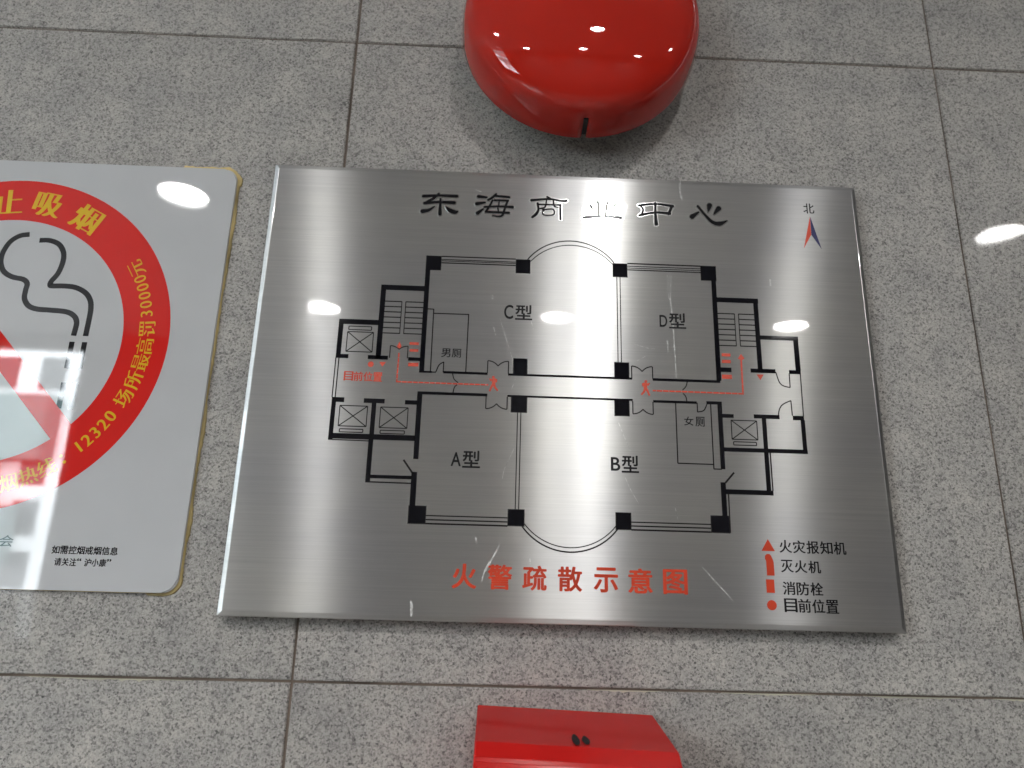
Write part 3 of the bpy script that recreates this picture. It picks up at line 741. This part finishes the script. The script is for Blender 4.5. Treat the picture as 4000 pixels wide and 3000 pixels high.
def on_ring(ch, ang, rad, size, inward, wa, wb, sx=1.0, mat='sign_yellow'):
    me = glyph_mesh('ring_character', ch, None, wa=wa, wb=wb, depth=.00005, size=size)
    me.transform(Matrix.Diagonal((sx, 1, 1, 1)))
    me.materials.clear(); me.materials.append(M[mat])
    for p in me.polygons: p.material_index = 0
    o = bpy.data.objects.new('ring_character', me); COL.objects.link(o); o.parent = ns
    a = math.radians(ang); o.location = (rad*math.cos(a), -NT-.00012, rad*math.sin(a))
    # upright direction points outward (upper text) or to the centre (lower text)
    rot = (a-math.pi/2) if not inward else (a+math.pi/2)
    o.rotation_euler = (0, -rot, 0)
for ch, th in (('禁', -22.5), ('止', -5.8), ('吸', 10.2), ('烟', 27.6)): on_ring(ch, 90-th, .1425, 31, False, .038, -.014, .96)
for ch, a in (('元', 31.3), ('罚', 5.0), ('高', -1.9), ('最', -8.3), ('所', -15.4), ('场', -22.8), ('线', -58.2), ('热', -65.0), ('烟', -71.8)): on_ring(ch, a, .1445, 17.5, True, .022, -.012)
for ch, a in (('0', 26.3), ('0', 22.6), ('0', 18.9), ('0', 15.1), ('3', 11.2)): on_ring(ch, a, .1437, 16.3, True, .012, -.006, .95)
for ch, a in (('0', -30.6), ('2', -34.4), ('3', -38.2), ('2', -42.0), ('1', -45.6)): on_ring(ch, a, .1443, 16.3, True, .026, -.004, .95)
on_ring(':', -52.2, .1450, 19, True, .02, .02)
def nstext(name, s, box, mat, wa, wb, p=None):
    x0, z0, x1, z1 = box; n_ = len(s)
    for i, ch in enumerate(s):
        a = x0+(x1-x0)*i/n_; b_ = a+(x1-x0)/n_*.90
        zz0, zz1 = z0, z1
        if ch in '“”': zz0 = z1-2.0; b_ = a+(x1-x0)/n_*.5
        lettering(name, ch, mat, ns, -NT-.00003, (a+546, zz0-26, b_+546, zz1-26), wa=wa, wb=wb, depth=.00005)
nstext('caption_character', '如需控烟戒烟信息', (-450.8, -171.8, -393.2, -165.0), 'sign_black', .026, .018)
nstext('caption_character', '请关注“沪小康”', (-446.8, -181.8, -395.2, -175.4), 'sign_black', .026, .018)
nstext('caption_character', '会', (-497.4, -167, -484.4, -157.3), 'sign_grey', .012, .008)

# ------------------------------------------------------------------ red alarm bell
bl = thing('alarm_bell', 'large glossy red fire alarm bell above the steel plaque', 'bell', (0.0092, WY, 0.3761))
bl.scale = (1.0092,)*3
prof = [(.1202, -.034), (.1222, -.0345), (.1226, -.037), (.1219, -.046), (.1208, -.055), (.1194, -.0625), (.1174, -.0690), (.1148, -.0735), (.1112, -.0775), (.1060, -.0812), (.0980, -.0848), (.0860, -.0888), (.0720, -.0925), (.0560, -.0957), (.0400, -.0980), (.0200, -.0997), (.0060, -.1003)]
NS_ = 160
bm = bmesh.new()
slot_a = math.radians(-88.2); sw = .0024/.12
angs = sorted(set([slot_a-sw, slot_a+sw] + [slot_a+sw+(2*math.pi-2*sw)*i/NS_ for i in range(1, NS_)]))
angs = [slot_a+sw+(2*math.pi-2*sw)*i/NS_ for i in range(NS_+1)]     # last = slot_a - sw (mod 2 pi)
rings_ = [[bm.verts.new((r*math.cos(a), y, r*math.sin(a))) for a in angs] for r, y in prof]
for k_, (a, b_) in enumerate(zip(rings_, rings_[1:])):
    for i in range(NS_): bm.faces.new((a[i], a[i+1], b_[i+1], b_[i]))
    if k_ >= 5: bm.faces.new((a[NS_], a[0], b_[0], b_[NS_]))
bm.faces.new(rings_[-1])
gong = mesh_obj('gong', bm, 'bell_red', bl, True)
sd = gong.modifiers.new('shell', 'SOLIDIFY'); sd.thickness = .0014; sd.offset = 0
bm = bmesh.new(); n = 48
def disc(bm, r, y0, y1, n=48, cx=0, cz=0):
    slab(bm, [(cx+r*math.cos(2*math.pi*i/n), cz+r*math.sin(2*math.pi*i/n)) for i in range(n)], y0, y1)
disc(bm, .086, -.0002, -.018, 96); mesh_obj('base', bm, 'dark', bl)
bm = bmesh.new(); disc(bm, .1165, -.042, -.045, 96); mesh_obj('slot_shade_disc', bm, 'title', bl)  # added black disc, stands in for the shade inside the slot
bm = bmesh.new(); disc(bm, .0035, -.03, -.098, 20); mesh_obj('spindle', bm, 'dark', bl)
bm = bmesh.new(); disc(bm, .0085, -.0995, -.1045, 6); disc(bm, .0045, -.1045, -.108, 20); mesh_obj('centre_nut', bm, 'edge', bl)
bm = bmesh.new(); add_box(bm, -.004, .0065, -.060, -.0360, -.1195, -.085); mesh_obj('striker', bm, 'dark', bl)

# ------------------------------------------------------------------ red box below the plaque
rb = thing('red_call_box', 'glossy red metal box with sloping top below the steel plaque, at the bottom edge', 'alarm box', (0.0018, WY, -0.2899))
rb.scale = (1.0092,)*3
rb.rotation_euler = (0, math.radians(1.9), 0)
HW = .0748; BH = .150
prof2 = [(-.0003, 0.0), (-.0885, -.0108), (-.0995, -.0190), (-.1005, -.0215), (-.1005, -BH), (-.0003, -BH)]
bm = bmesh.new()
A_ = [bm.verts.new((-HW, y, z)) for y, z in prof2]; B_ = [bm.verts.new((HW, y, z)) for y, z in prof2]
bm.faces.new(A_); bm.faces.new(B_[::-1])
for i in range(len(prof2)): bm.faces.new((A_[i], A_[(i+1) % len(prof2)], B_[(i+1) % len(prof2)], B_[i]))
bx = mesh_obj('housing', bm, 'box_red', rb)
md = bx.modifiers.new('bevel', 'BEVEL'); md.width = .0012; md.segments = 2; md.limit_method = 'ANGLE'; md.angle_limit = math.radians(50)
bm = bmesh.new()   # raised front frame with mitred bevel
o_ = [(-HW+.001, -.022), (HW-.001, -.022), (HW-.001, -BH+.001), (-HW+.001, -BH+.001)]
i_ = [(-HW+.010, -.034), (HW-.010, -.034), (HW-.010, -BH+.012), (-HW+.010, -BH+.012)]
Av = [bm.verts.new((x, -.1006, z)) for x, z in o_]; Bv = [bm.verts.new((x, -.1065, z)) for x, z in i_]
for i in range(4): bm.faces.new((Av[i], Av[(i+1) % 4], Bv[(i+1) % 4], Bv[i]))
bm.faces.new(Bv); mesh_obj('front_cover', bm, 'box_red', rb)
for cx, w_, hh in ((.0002, .0030, .0122), (.0078, .0030, .0095)):
    bm = bmesh.new()
    pts = []
    for i in range(20):
        t_ = 2*math.pi*i/20; s_ = math.sin(t_); pts.append((cx+(1.0-.35*max(0, s_))*w_*math.cos(t_), -.0757+hh*s_*1.0))
    # a flat dark drop-shaped mark lying on the sloping top
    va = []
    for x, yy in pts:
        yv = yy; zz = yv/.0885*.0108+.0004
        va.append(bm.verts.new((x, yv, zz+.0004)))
    bm.faces.new(va); mesh_obj('dark_drop_mark', bm, 'title', rb)
